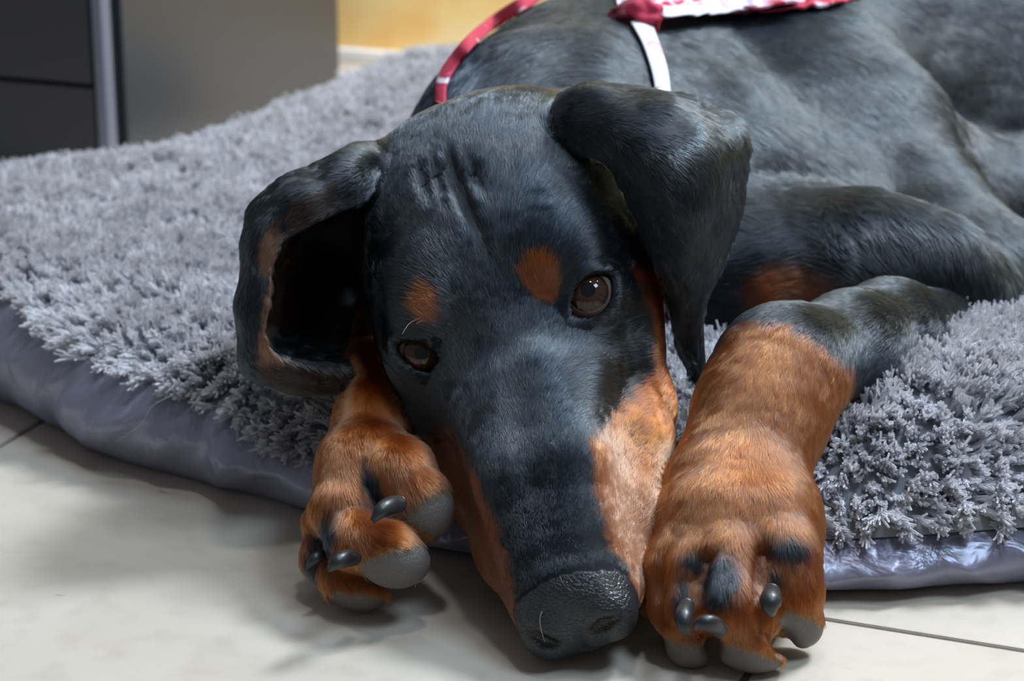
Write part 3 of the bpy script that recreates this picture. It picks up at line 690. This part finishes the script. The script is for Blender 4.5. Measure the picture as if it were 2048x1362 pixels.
nost_shade = np.zeros(len(DV)); _ng = Group('n', 0); _ng.chain(_q, k=0.001); _ng.chain(_q2, k=0.001); nost_shade = (1 - sstep(0.0002, 0.0010, _ng.eval_pts(DV))) * isH  # shade inside the nostrils, put into the skin colour
lid = np.zeros(len(DV)); lidf = np.full(len(DV), 1.0)
for E in EYES:
    f = E['alm'](DV[:, 0], DV[:, 1], DV[:, 2]); near = np.linalg.norm(DV - E['c'], axis=1) < E['r'] + 0.012
    lidf = np.where(near, np.minimum(lidf, f), lidf)
lid = 1 - sstep(0.0004, 0.0014, lidf)
col = BLK + tan[:, None] * (TAN1 - BLK); col = col + (pink * tan)[:, None] * (TAN2 - col)
var = 0.85 + 0.3 * vnoise(DV, 0.02); col = col * var[:, None]
SKIN_N = np.array(srgb(33, 35, 40)) ; SKIN_P = np.array(srgb(100, 95, 92)); SKIN_E = np.array([0.006, 0.005, 0.005])
coatcol = col.copy()
# ear lining is thin brown-black fur
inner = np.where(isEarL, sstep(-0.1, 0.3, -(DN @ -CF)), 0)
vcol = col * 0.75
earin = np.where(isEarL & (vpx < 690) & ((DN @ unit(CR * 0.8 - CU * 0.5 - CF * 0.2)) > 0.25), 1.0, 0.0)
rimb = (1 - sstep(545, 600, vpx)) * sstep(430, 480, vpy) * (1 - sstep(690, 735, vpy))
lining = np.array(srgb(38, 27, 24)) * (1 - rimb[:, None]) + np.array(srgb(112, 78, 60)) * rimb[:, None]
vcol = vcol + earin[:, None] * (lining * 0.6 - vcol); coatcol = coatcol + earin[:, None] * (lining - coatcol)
vcol = vcol + leather[:, None] * (SKIN_N - vcol); vcol = vcol + nost_shade[:, None] * (np.array([0.003, 0.003, 0.003]) - vcol); vcol = vcol + padm[:, None] * (SKIN_P - vcol); vcol = vcol + lid[:, None] * (SKIN_E - vcol)
def dog_mat():
    m, nt, bs, L = new_mat('dog_skin'); a = N(nt, 'ShaderNodeAttribute', attribute_name='coat'); k = N(nt, 'ShaderNodeAttribute', attribute_name='leather')
    L.new(a.outputs['Color'], bs.inputs['Base Color']); tc = N(nt, 'ShaderNodeTexCoord')
    v = N(nt, 'ShaderNodeTexVoronoi', Scale=620.0); v.feature = 'DISTANCE_TO_EDGE'; nw = N(nt, 'ShaderNodeTexNoise', Scale=300.0, Detail=3.0)
    L.new(tc.outputs['Object'], v.inputs['Vector']); L.new(tc.outputs['Object'], nw.inputs['Vector'])
    mr = ramp(nt, [(0.0, (0, 0, 0)), (0.12, (1, 1, 1))]); L.new(v.outputs['Distance'], mr.inputs[0])
    mul = N(nt, 'ShaderNodeMath', operation='MULTIPLY'); L.new(mr.outputs[0], mul.inputs[0]); L.new(k.outputs['Fac'], mul.inputs[1])
    b = bump(nt, mul.outputs[0], 0.35, 0.0008, bs); bump(nt, nw.outputs[0], 0.25, 0.0006, bs, b)
    sp_ = N(nt, 'ShaderNodeMapRange'); sp_.inputs['To Min'].default_value = 0.12; sp_.inputs['To Max'].default_value = 0.5; L.new(k.outputs['Fac'], sp_.inputs['Value']); L.new(sp_.outputs[0], bs.inputs['Specular IOR Level']); rr = N(nt, 'ShaderNodeMapRange'); rr.inputs['To Min'].default_value = 0.6; rr.inputs['To Max'].default_value = 0.36
    L.new(k.outputs['Fac'], rr.inputs['Value']); L.new(rr.outputs[0], bs.inputs['Roughness']); return m
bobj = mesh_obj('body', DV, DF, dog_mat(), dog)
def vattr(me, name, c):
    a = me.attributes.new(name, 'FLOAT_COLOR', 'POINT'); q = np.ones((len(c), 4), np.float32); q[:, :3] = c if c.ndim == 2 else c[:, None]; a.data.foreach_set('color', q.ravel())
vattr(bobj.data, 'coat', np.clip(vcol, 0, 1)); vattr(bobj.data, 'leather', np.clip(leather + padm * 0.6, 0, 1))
# fur: guide directions in the picture plane, laid onto the skin
GUIDES = {  # group: (px, py, dx, dy) dy down
    1: [(1145, 1080, -0.15, -1), (1060, 900, -0.25, -1), (1010, 700, -0.2, -1), (980, 560, -0.15, -1), (900, 450, -0.5, -1), (1100, 450, 0.6, -1), (1000, 300, 0, -1), (1200, 480, 1, -0.5),
        (1230, 650, 1, 0.1), (1200, 760, 0.9, -0.1), (1280, 900, 0.7, -0.9), (1290, 1050, 0.5, -1), (1200, 1000, 0.2, -1), (860, 620, -1, -0.4), (780, 520, -0.9, -0.5), (800, 780, -1, -0.1), (760, 400, -0.7, -1),
        (880, 860, -0.8, -0.7), (960, 1050, -0.4, -1), (1000, 1200, -0.3, -1), (1082, 567, 0.05, -1), (850, 320, -0.2, -1), (1160, 530, 0.7, -0.8), (1150, 680, 0.3, -0.6)],
    2: [(1150, 1200, 0, -1)], 3: [(1120, 220, 1, 0.1), (1250, 260, 1, 0.7), (1400, 260, 0.9, 0.6), (1350, 400, 0.5, 1), (1450, 400, 0, 1), (1380, 600, 0, 1), (1390, 720, 0.1, 1)],
    4: [(760, 330, -1, 0.3), (640, 370, -1, 0.5), (520, 430, -0.5, 1), (500, 560, -0.1, 1), (500, 680, 0.2, 1), (580, 760, 1, 0.4)],
    5: [(750, 800, 0, 1), (740, 950, 0.2, 1), (680, 1050, 0.0, 1), (800, 980, 0.7, 0.9), (740, 1090, 0.8, 0.5), (640, 1120, 0.2, 1), (700, 1160, 0.4, 1)],
    6: [(1850, 620, -0.8, 0.4), (1700, 650, -0.7, 0.6), (1580, 720, -0.3, 1), (1500, 880, -0.1, 1), (1470, 1000, -0.1, 1), (1360, 1150, 0, 1), (1460, 1150, 0.1, 1), (1580, 1150, 0.1, 1)],
    0: [(1000, 150, 0.3, -0.6), (1200, 120, 0.8, 0.2), (1400, 350, 0.7, 0.5), (1600, 200, 0.6, 0.9), (1700, 400, 0.5, 1), (1900, 300, 0.6, 1), (1950, 550, 0.2, 1), (1550, 580, 0.9, -0.3), (880, 200, -0.2, -1)]}
def fur():
    A = DV[DF]; fn = np.cross(A[:, 2] - A[:, 0], A[:, 3] - A[:, 1]); area_ = 0.5 * np.linalg.norm(fn, axis=1); fn /= np.maximum(2 * area_, 1e-15)[:, None]
    c = A.mean(1); fpx, fpy, fd = proj(c); vis = -(fn * unit(c - C0)).sum(1) if False else -(fn * ((c - C0) / np.linalg.norm(c - C0, axis=1)[:, None])).sum(1)
    gid = GID[DF[:, 0]]
    dens = np.where(gid == 0, 2.6e6, np.where(gid == 1, 11e6, np.where(np.isin(gid, [5, 6]), 9e6, 8e6)))
    dens = dens * ((fpx > -60) & (fpx < 2110) & (fpy > -60) & (fpy < 1420)) * (vis > -0.25)
    bare = np.maximum(np.maximum(leather * 0.58, padm), lid)[DF[:, 0]]; dens = dens * np.where(lidf[DF[:, 0]] < 0.007, 2.2, 1.0) * (bare < 0.5) * (lidf[DF[:, 0]] > 0.0006)
    cnt = rng.poisson(dens * area_ * FURDENS); fi = np.repeat(np.arange(len(DF)), cnt); n = len(fi); print('hairs', n)
    uu, vv = rng.random(n), rng.random(n); q = DF[fi]
    w4 = np.stack([(1 - uu) * (1 - vv), uu * (1 - vv), uu * vv, (1 - uu) * vv], 1)
    root = np.einsum('nk,nkd->nd', w4, DV[q]); nor = np.einsum('nk,nkd->nd', w4, DN[q]); nor /= np.linalg.norm(nor, axis=1)[:, None]
    cc = np.einsum('nk,nkd->nd', w4, coatcol[q]); g = gid[fi]; rpx, rpy, rd = proj(root)
    dirv = np.zeros((n, 3))
    for gi, gl in GUIDES.items():
        m = g == gi
        if not m.any(): continue
        ws = np.zeros(m.sum()); dd = np.zeros((m.sum(), 3))
        for (gx, gy, dx, dy) in gl:
            w_ = 1 / (((rpx[m] - gx) ** 2 + (rpy[m] - gy) ** 2) / 3600 + 0.3) ** 1.6; v = unit(dx * CR - dy * CU + (0.35 if gi == 1 else 0) * CF); dd += w_[:, None] * v; ws += w_
        dirv[m] = dd / ws[:, None]
    jit = ((vnoise(root, 0.010)[:, None] - 0.5) * 0.3 + (vnoise(root, 0.0028)[:, None] - 0.5) * 0.75) * np.cross(nor, dirv) + rng.normal(0, 0.10, (n, 3)); dirv = dirv + jit
    tg = dirv - (dirv * nor).sum(1)[:, None] * nor; tg /= np.maximum(np.linalg.norm(tg, axis=1), 1e-9)[:, None]
    L = np.select([g == 0, g == 1, (g == 5) | (g == 6), (g == 3) | (g == 4)], [0.011, 0.0058, 0.0062, 0.0055], 0.004) * rng.uniform(0.65, 1.2, n)
    # shorter on the muzzle and round the lids
    s_, l_, n_ = toloc(root); L = np.where(g == 1, L * (0.45 + 0.55 * sstep(0.02, 0.13, s_)), L)
    L = np.where((g == 5) | (g == 6), L * (1 - 0.5 * sstep(1150, 1300, rpy)), L); ld = np.einsum('nk,nk->n', w4, lidf[q]); L = L * np.where(ld < 0.006, 0.55, 1.0)
    up = np.select([g == 0, g == 1], [0.16, 0.18], 0.2); K = 4; t = np.array([0, 0.33, 0.67, 1.0])
    lift = (t * 1.2 - t ** 2 * 0.75)
    pos = root[:, None] - nor[:, None] * 0.0003 + tg[:, None] * (L[:, None] * t)[..., None] + nor[:, None] * ((up * L)[:, None] * lift * 1.3)[..., None]
    cc = cc * np.where(cc[:, :1] < 0.05, np.exp(rng.normal(0, 0.7, (n, 1))), rng.uniform(0.6, 1.4, (n, 1))); cc = np.where((rng.random(n) < 0.012)[:, None] & (cc[:, :1] < 0.05), cc * 6, cc)
    rbase = np.where(g == 0, 0.00013, 0.000095)[:, None] * np.array([1, 0.95, 0.75, 0.25])
    o = hair_object('coat_fur', pos, rbase, np.clip(cc, 0.002, 1), hair_mat('dog_hair', 0.20, 0.32, 0.0), dog); tag(o, kind='stuff')
FURDENS = 1.0
if not globals().get('NOFUR'): fur()

# eyes
def sphere(c, r, R, nu=48, nv=32, z0=0.0):
    th = np.linspace(0, math.pi, nv); ph_ = np.linspace(0, 2 * math.pi, nu, endpoint=False)
    V = np.array([[math.sin(a) * math.cos(b), math.sin(a) * math.sin(b), math.cos(a)] for a in th for b in ph_])
    return V
def eye_mat():
    m, nt, bs, L = new_mat('eye_surface'); a = N(nt, 'ShaderNodeAttribute', attribute_name='coat'); L.new(a.outputs['Color'], bs.inputs['Base Color'])
    bs.inputs['Roughness'].default_value = 0.04; bs.inputs['Coat Weight'].default_value = 0.15; bs.inputs['Coat Roughness'].default_value = 0.02; bs.inputs['IOR'].default_value = 1.4; return m
M_eye = eye_mat()
for i, E in enumerate(EYES):
    look = unit(C0 + np.array([0.02, 0, 0.0]) - E['c']) if i == 0 else unit(C0 - E['c'] + np.array([-0.03, 0, 0.0]))
    ipx = (1176, 581) if i == 0 else (843, 707)
    # aim the iris at the pixel where the photo shows it
    tgt = P(ipx[0], ipx[1], (E['c'] - C0) @ CF - E['r'] * 0.93); look = unit(tgt - E['c'])
    x_ = unit(np.cross(CU, look)); y_ = np.cross(look, x_); S = sphere(0, 1, 0, 72, 64)
    ang = np.degrees(np.arccos(np.clip(S[:, 2], -1, 1))); r = E['r'] * (1 + 0.05 * np.exp(-(ang / 26.0) ** 4))
    V = E['c'] + r[:, None] * (S[:, :1] * x_ + S[:, 1:2] * y_ + S[:, 2:3] * look)
    az = np.arctan2(S[:, 1], S[:, 0])
    iris = np.array(srgb(66, 44, 34)); pup = np.array([0.004, 0.005, 0.008]); scl = np.array(srgb(104, 86, 80)); limb = np.array([0.01, 0.008, 0.008])
    ir = np.clip(0.8 + 0.35 * np.sin(az * 23) * 0.4 + 0.15 * np.sin(az * 57), 0.5, 1.3)[:, None] * iris
    c = np.where((ang < 13)[:, None], pup, ir); c = np.where(((ang > 32) & (ang <= 38))[:, None], limb, c); c = np.where((ang > 38)[:, None], scl, c)
    f = ringfaces(64, 72); o = mesh_obj('eye', V, f[:, ::-1].copy(), M_eye, dog); vattr(o.data, 'coat', c)
# haw in the inner corner
M_haw = mat_simple('inner_eyelid', srgb(84, 44, 42), 0.12); M_lidd = mat_simple('inner_eyelid_dark', srgb(34, 26, 26), 0.15)

# claws
M_claw = mat_simple('black_claw', srgb(38, 38, 41), 0.38)
def claw(pts, name='claw'):
    """pts: (px,py,d,r px) from root to tip, a tapering curved horn"""
    q = crspline([list(P(a, b, c)) + [r * c / FPX] for a, b, c, r in pts], 14); V = []; nseg = 14
    for i in range(len(q)):
        t = unit(q[min(i + 1, len(q) - 1), :3] - q[max(i - 1, 0), :3]); s = unit(np.cross(t, CF)); b = np.cross(t, s)
        for k in range(nseg):
            a = 2 * math.pi * k / nseg; V.append(q[i, :3] + q[i, 3] * (s * math.cos(a) + b * math.sin(a) * 0.85))
    V = np.array(V); F = [tuple(int(x) for x in f) for f in ringfaces(len(q), nseg)]
    F.append(tuple(range(nseg))); F.append(tuple(len(V) - nseg + k for k in range(nseg))[::-1])
    return mesh_obj(name, V, F, M_claw, dog)
claw([(800, 1008, .892, 17), (782, 1012, .882, 20), (762, 1022, .876, 16), (744, 1044, .875, 5)])
claw([(712, 1118, .886, 14), (696, 1116, .878, 18), (675, 1124, .872, 15), (655, 1142, .872, 4)])
claw([(650, 1110, .915, 12), (630, 1118, .91, 12), (612, 1140, .91, 3)])
claw([(1375, 1208, .858, 15), (1368, 1230, .848, 19), (1368, 1250, .845, 15), (1376, 1270, .846, 6)])
claw([(1442, 1262, .845, 16), (1425, 1248, .838, 18), (1405, 1246, .836, 15), (1388, 1256, .838, 6)])
claw([(1545, 1182, .860, 18), (1542, 1200, .850, 23), (1540, 1216, .848, 17), (1545, 1230, .85, 8)])
claw([(1306, 1170, .893, 10), (1304, 1200, .889, 13), (1306, 1240, .888, 5)])
#@@BANDANA
ban = empty('bandana', tuple(P(1285, 45, surf([body], 1285, 60)))); tag(ban, 'red and white patterned bandana knotted round the neck of the puppy', 'bandana')
def cloth_mat(name, stops, scale, seed=0.0):
    m, nt, bs, L = new_mat(name); tc = N(nt, 'ShaderNodeTexCoord'); mp = N(nt, 'ShaderNodeMapping'); mp.inputs['Location'].default_value = (seed, seed, 0)
    n = N(nt, 'ShaderNodeTexNoise', Scale=scale, Detail=1.5, Distortion=0.8); L.new(tc.outputs['Object'], mp.inputs[0]); L.new(mp.outputs[0], n.inputs['Vector'])
    r = ramp(nt, stops); L.new(n.outputs[0], r.inputs[0]); L.new(r.outputs[0], bs.inputs['Base Color']); bs.inputs['Roughness'].default_value = 0.8
    w_ = N(nt, 'ShaderNodeTexNoise', Scale=1200.0); L.new(tc.outputs['Object'], w_.inputs['Vector']); bump(nt, w_.outputs[0], 0.3, 0.0008, bs); return m
RED = srgb(172, 38, 66); PINK = srgb(224, 150, 172); WHT = srgb(206, 200, 212)
M_pat = cloth_mat('bandana_print', [(0.40, RED), (0.47, PINK), (0.52, WHT), (0.58, PINK), (0.64, RED)], 75.0)
M_white = cloth_mat('bandana_white', [(0.3, WHT), (0.62, WHT), (0.7, PINK)], 60.0, 3.0)
M_red = cloth_mat('bandana_red', [(0.3, RED), (0.66, RED), (0.72, WHT)], 55.0, 5.0)
def strip(name, rows, mat, nu=60, nv=14, thick=0.0012, wav=0.0, wf=300.0):
    g = crspline(np.array(rows), nu); g = np.swapaxes(crspline(np.swapaxes(g, 0, 1), nv), 0, 1)
    du = np.gradient(g, axis=0); dv = np.gradient(g, axis=1); n_ = np.cross(du, dv); n_ /= np.maximum(np.linalg.norm(n_, axis=2), 1e-9)[..., None]
    if wav: g = g + n_ * (wav * np.sin(np.cumsum(np.linalg.norm(du, axis=2), 0) * wf + 2.5 * np.sin(np.arange(nu) * 0.21)[:, None]) * np.linspace(0.3, 1, nv)[None, :])[..., None]
    top = (g + n_ * thick / 2).reshape(-1, 3); bt = (g - n_ * thick / 2).reshape(-1, 3); F = []; m = nu * nv
    for i in range(nu - 1):
        for j in range(nv - 1):
            a_ = i * nv + j; F.append((a_, a_ + 1, a_ + nv + 1, a_ + nv)); F.append((m + a_, m + a_ + nv, m + a_ + nv + 1, m + a_ + 1))
    for i in range(nu - 1):
        for j in (0, nv - 1): a_ = i * nv + j; F.append((a_, a_ + nv, m + a_ + nv, m + a_))
    for j in range(nv - 1):
        for i in (0, nu - 1): a_ = i * nv + j; F.append((a_, a_ + 1, m + a_ + 1, m + a_))
    return mesh_obj(name, np.concatenate([top, bt]), F, mat, ban)
def sb(px, py, off=0.004, mx=1.6): return P(px, py, surf([body], px, py, 0.9, mx) - off)
_s = [((1262, 45), (1300, 40)), ((1284, 85), (1316, 82)), ((1300, 130), (1331, 128)), ((1309, 170), (1338, 168)), ((1312, 215), (1340, 214)), ((1305, 300), (1335, 300))]
strip('neck_band', [[sb(*a, off=0.006), (sb(*a, off=0.009) + sb(*b, off=0.009)) / 2, sb(*b, off=0.006)] for a, b in _s], M_white, 60, 12)
_l = [(876, 205), (880, 160), (905, 118), (940, 78), (985, 42), (1040, 8), (1110, -30), (1200, -40), (1280, -10)]
rows = []
for i, (x_, y_) in enumerate(_l):
    ins_ = unit(np.array([1150, 330.0]) - [x_, y_]); a_ = np.array([x_, y_]) + ins_ * 16; p_ = P(a_[0], a_[1], surf([body], a_[0] + ins_[0] * 10, a_[1] + ins_[1] * 10, 0.9, 1.6))
    q_ = P(a_[0] - ins_[0] * 20, a_[1] - ins_[1] * 20, (p_ - C0) @ CF + 0.030); rows.append([p_, p_ * 0.5 + q_ * 0.5 + unit(q_ - P(1150, 330, 1.25)) * 0.004, q_])
strip('neck_band', rows, M_red, 90, 10)
# knot: a bulging twisted lump with two short ends
def lump(name, c, r, R, mat, amp, sc):
    S = sphere(0, 1, 0, 48, 36); d_ = 1 + amp * (vnoise(S + 11, sc) - 0.5) * 2; V = c + (S * d_[:, None] * np.array(r)) @ np.array(R)
    return mesh_obj(name, V, ringfaces(36, 48), mat, ban)
kc = sb(1292, 30, 0.014); lump('knot', kc, (0.0105, 0.0085, 0.009), [CR, CU, -CF], M_red, 0.35, 0.5)
lump('knot', sb(1255, 26, 0.010), (0.011, 0.007, 0.007), [unit(CR + 0.4 * CU), unit(CU - 0.4 * CR), -CF], cloth_mat('bandana_dark_red', [(0.3, srgb(92, 26, 40)), (0.7, srgb(120, 30, 48))], 60.0, 1.0), 0.3, 0.6)
for k in range(9):   # frayed threads at the knot
    a_ = sb(1312 + rng.uniform(-8, 8), 28 + rng.uniform(-12, 10), 0.018); b_ = a_ + 0.006 * unit(CR * rng.uniform(0.2, 0.8) - CU * rng.uniform(0.2, 1.2)); strip('thread', [[a_, a_ + 0.0004 * CR], [(a_ + b_) / 2 + 0.0006 * CU, (a_ + b_) / 2 + 0.0006 * CU + 0.0004 * CR], [b_, b_ + 0.0003 * CR]], M_red, 8, 3, 0.0003)
# the two hanging corners of the cloth lying on the shoulder
def flap(name, top, bot, mat, off0, off1, wav):
    rows = [[sb(x0, y0, off0), (sb(x0, y0, off0) * 0.5 + sb(x1, y1, off1) * 0.5) + CU * 0.003, sb(x1, y1, off1)] for (x0, y0), (x1, y1) in zip(top, bot)]
    return strip(name, rows, mat, 110, 18, 0.0012, wav, 170.0)
flap('cloth_corner', [(1230, -110), (1330, -130), (1450, -130), (1560, -100), (1660, -50)], [(1232, 4), (1330, 26), (1450, 20), (1580, 8), (1690, -20)], M_pat, 0.010, 0.020, 0.0012)
flap('cloth_corner', [(1400, -100), (1500, -110), (1600, -90), (1690, -60), (1740, -30)], [(1420, 20), (1500, 22), (1600, 14), (1680, 6), (1730, -10)], M_red, 0.006, 0.013, 0.0008)
flap('cloth_hem', [(1232, -4), (1330, 17), (1450, 11), (1540, 0)], [(1234, 8), (1330, 31), (1450, 24), (1560, 2)], M_white, 0.0215, 0.0215, 0.0012)
#@@WHISKERS
def hairs(name, specs, rad, colr, parent, groups, kind='stuff', label=None):
    pos = []
    for pts, off in specs:
        q = [P(x, y, surf(groups, pts[0][0], pts[0][1]) - 0.0005 - off * t_) for (x, y), t_ in zip(pts, np.linspace(0, 1, len(pts)))]
        pos.append(crspline(q, 12))
    pos = np.array(pos); o = hair_object(name, pos, np.linspace(rad, rad * 0.35, 12), np.tile(colr, (len(pos), 1)), hair_mat(name + '_fibre', 0.3, 0.4), parent)
    return tag(o, kind=kind)
hairs('whiskers', [([(828, 597), (815, 596), (800, 594)], .01), ([(842, 636), (820, 646), (804, 668)], .012), ([(848, 640), (838, 644), (832, 648)], .006), ([(822, 600), (816, 592), (812, 585)], .004)], 0.00011, (0.8, 0.8, 0.78), dog, [head])
hairs('whiskers', [([(1290, 1012), (1310, 1000), (1335, 985)], .01), ([(1296, 1030), (1318, 1012), (1338, 1002)], .01), ([(1280, 1045), (1300, 1030), (1325, 1018)], .01), ([(1285, 1060), (1300, 1048), (1330, 1030)], .01), ([(990, 1150), (1000, 1140), (1008, 1130)], .004), ([(985, 1165), (998, 1180), (990, 1190)], .004)], 0.00009, (0.02, 0.016, 0.014), dog, [head])
for i, E in enumerate(EYES):     # pink-brown inner corner of each eye
    cpx, cpy = ((1150, 634), (889, 731))[i]; c_ = P(cpx, cpy, (E['mid'] - C0) @ CF - 0.0072)
    S = sphere(0, 1, 0, 24, 18); R_ = np.array([E['e1'], E['e2'], E['g']]); V_ = c_ + (S * np.array([0.0036, 0.0022, 0.0022])) @ R_
    mesh_obj('eye_corner', V_, ringfaces(18, 24), M_haw if i == 0 else M_lidd, dog)
#@@LOOSE
def loose(pts, zs, name, label):
    q = crspline([P(x, y, d) for x, y, d in pts], 24); V = []; m = 6
    for i in range(len(q)):
        t = unit(q[min(i + 1, 23)] - q[max(i - 1, 0)]); a_ = unit(np.cross(t, CF)); b_ = np.cross(t, a_); r = zs * (1 - 0.6 * i / 24)
        V += [q[i] - q[0] + r * (a_ * math.cos(k * math.pi / 3) + b_ * math.sin(k * math.pi / 3)) for k in range(m)]
    F = [tuple(int(x) for x in f) for f in ringfaces(24, m)] + [tuple(range(m)), tuple(range(23 * m, 24 * m))[::-1]]
    o = mesh_obj(name, V, F, M_loose); o.location = q[0]; return tag(o, label, 'hair')
M_loose = mat_simple('pale_hair', srgb(205, 205, 200), 0.4)
ns = lambda x, y: surf([nose, head], x, y) - 0.0006
loose([(1112, 1188, ns(1112, 1188)), (1092, 1210, ns(1092, 1210)), (1080, 1235, ns(1080, 1235)), (1083, 1262, ns(1083, 1262)), (1090, 1284, ns(1090, 1284))], 0.00011, 'loose_hair', 'thin pale loose hair lying across the left side of the nose')
loose([(345, 790, 1.035), (305, 812, 1.035), (280, 850, 1.038), (232, 884, 1.052)], 0.00014, 'loose_hair', 'pale curved loose hair hanging on the satin side left of the paw')
#@@EXTRA
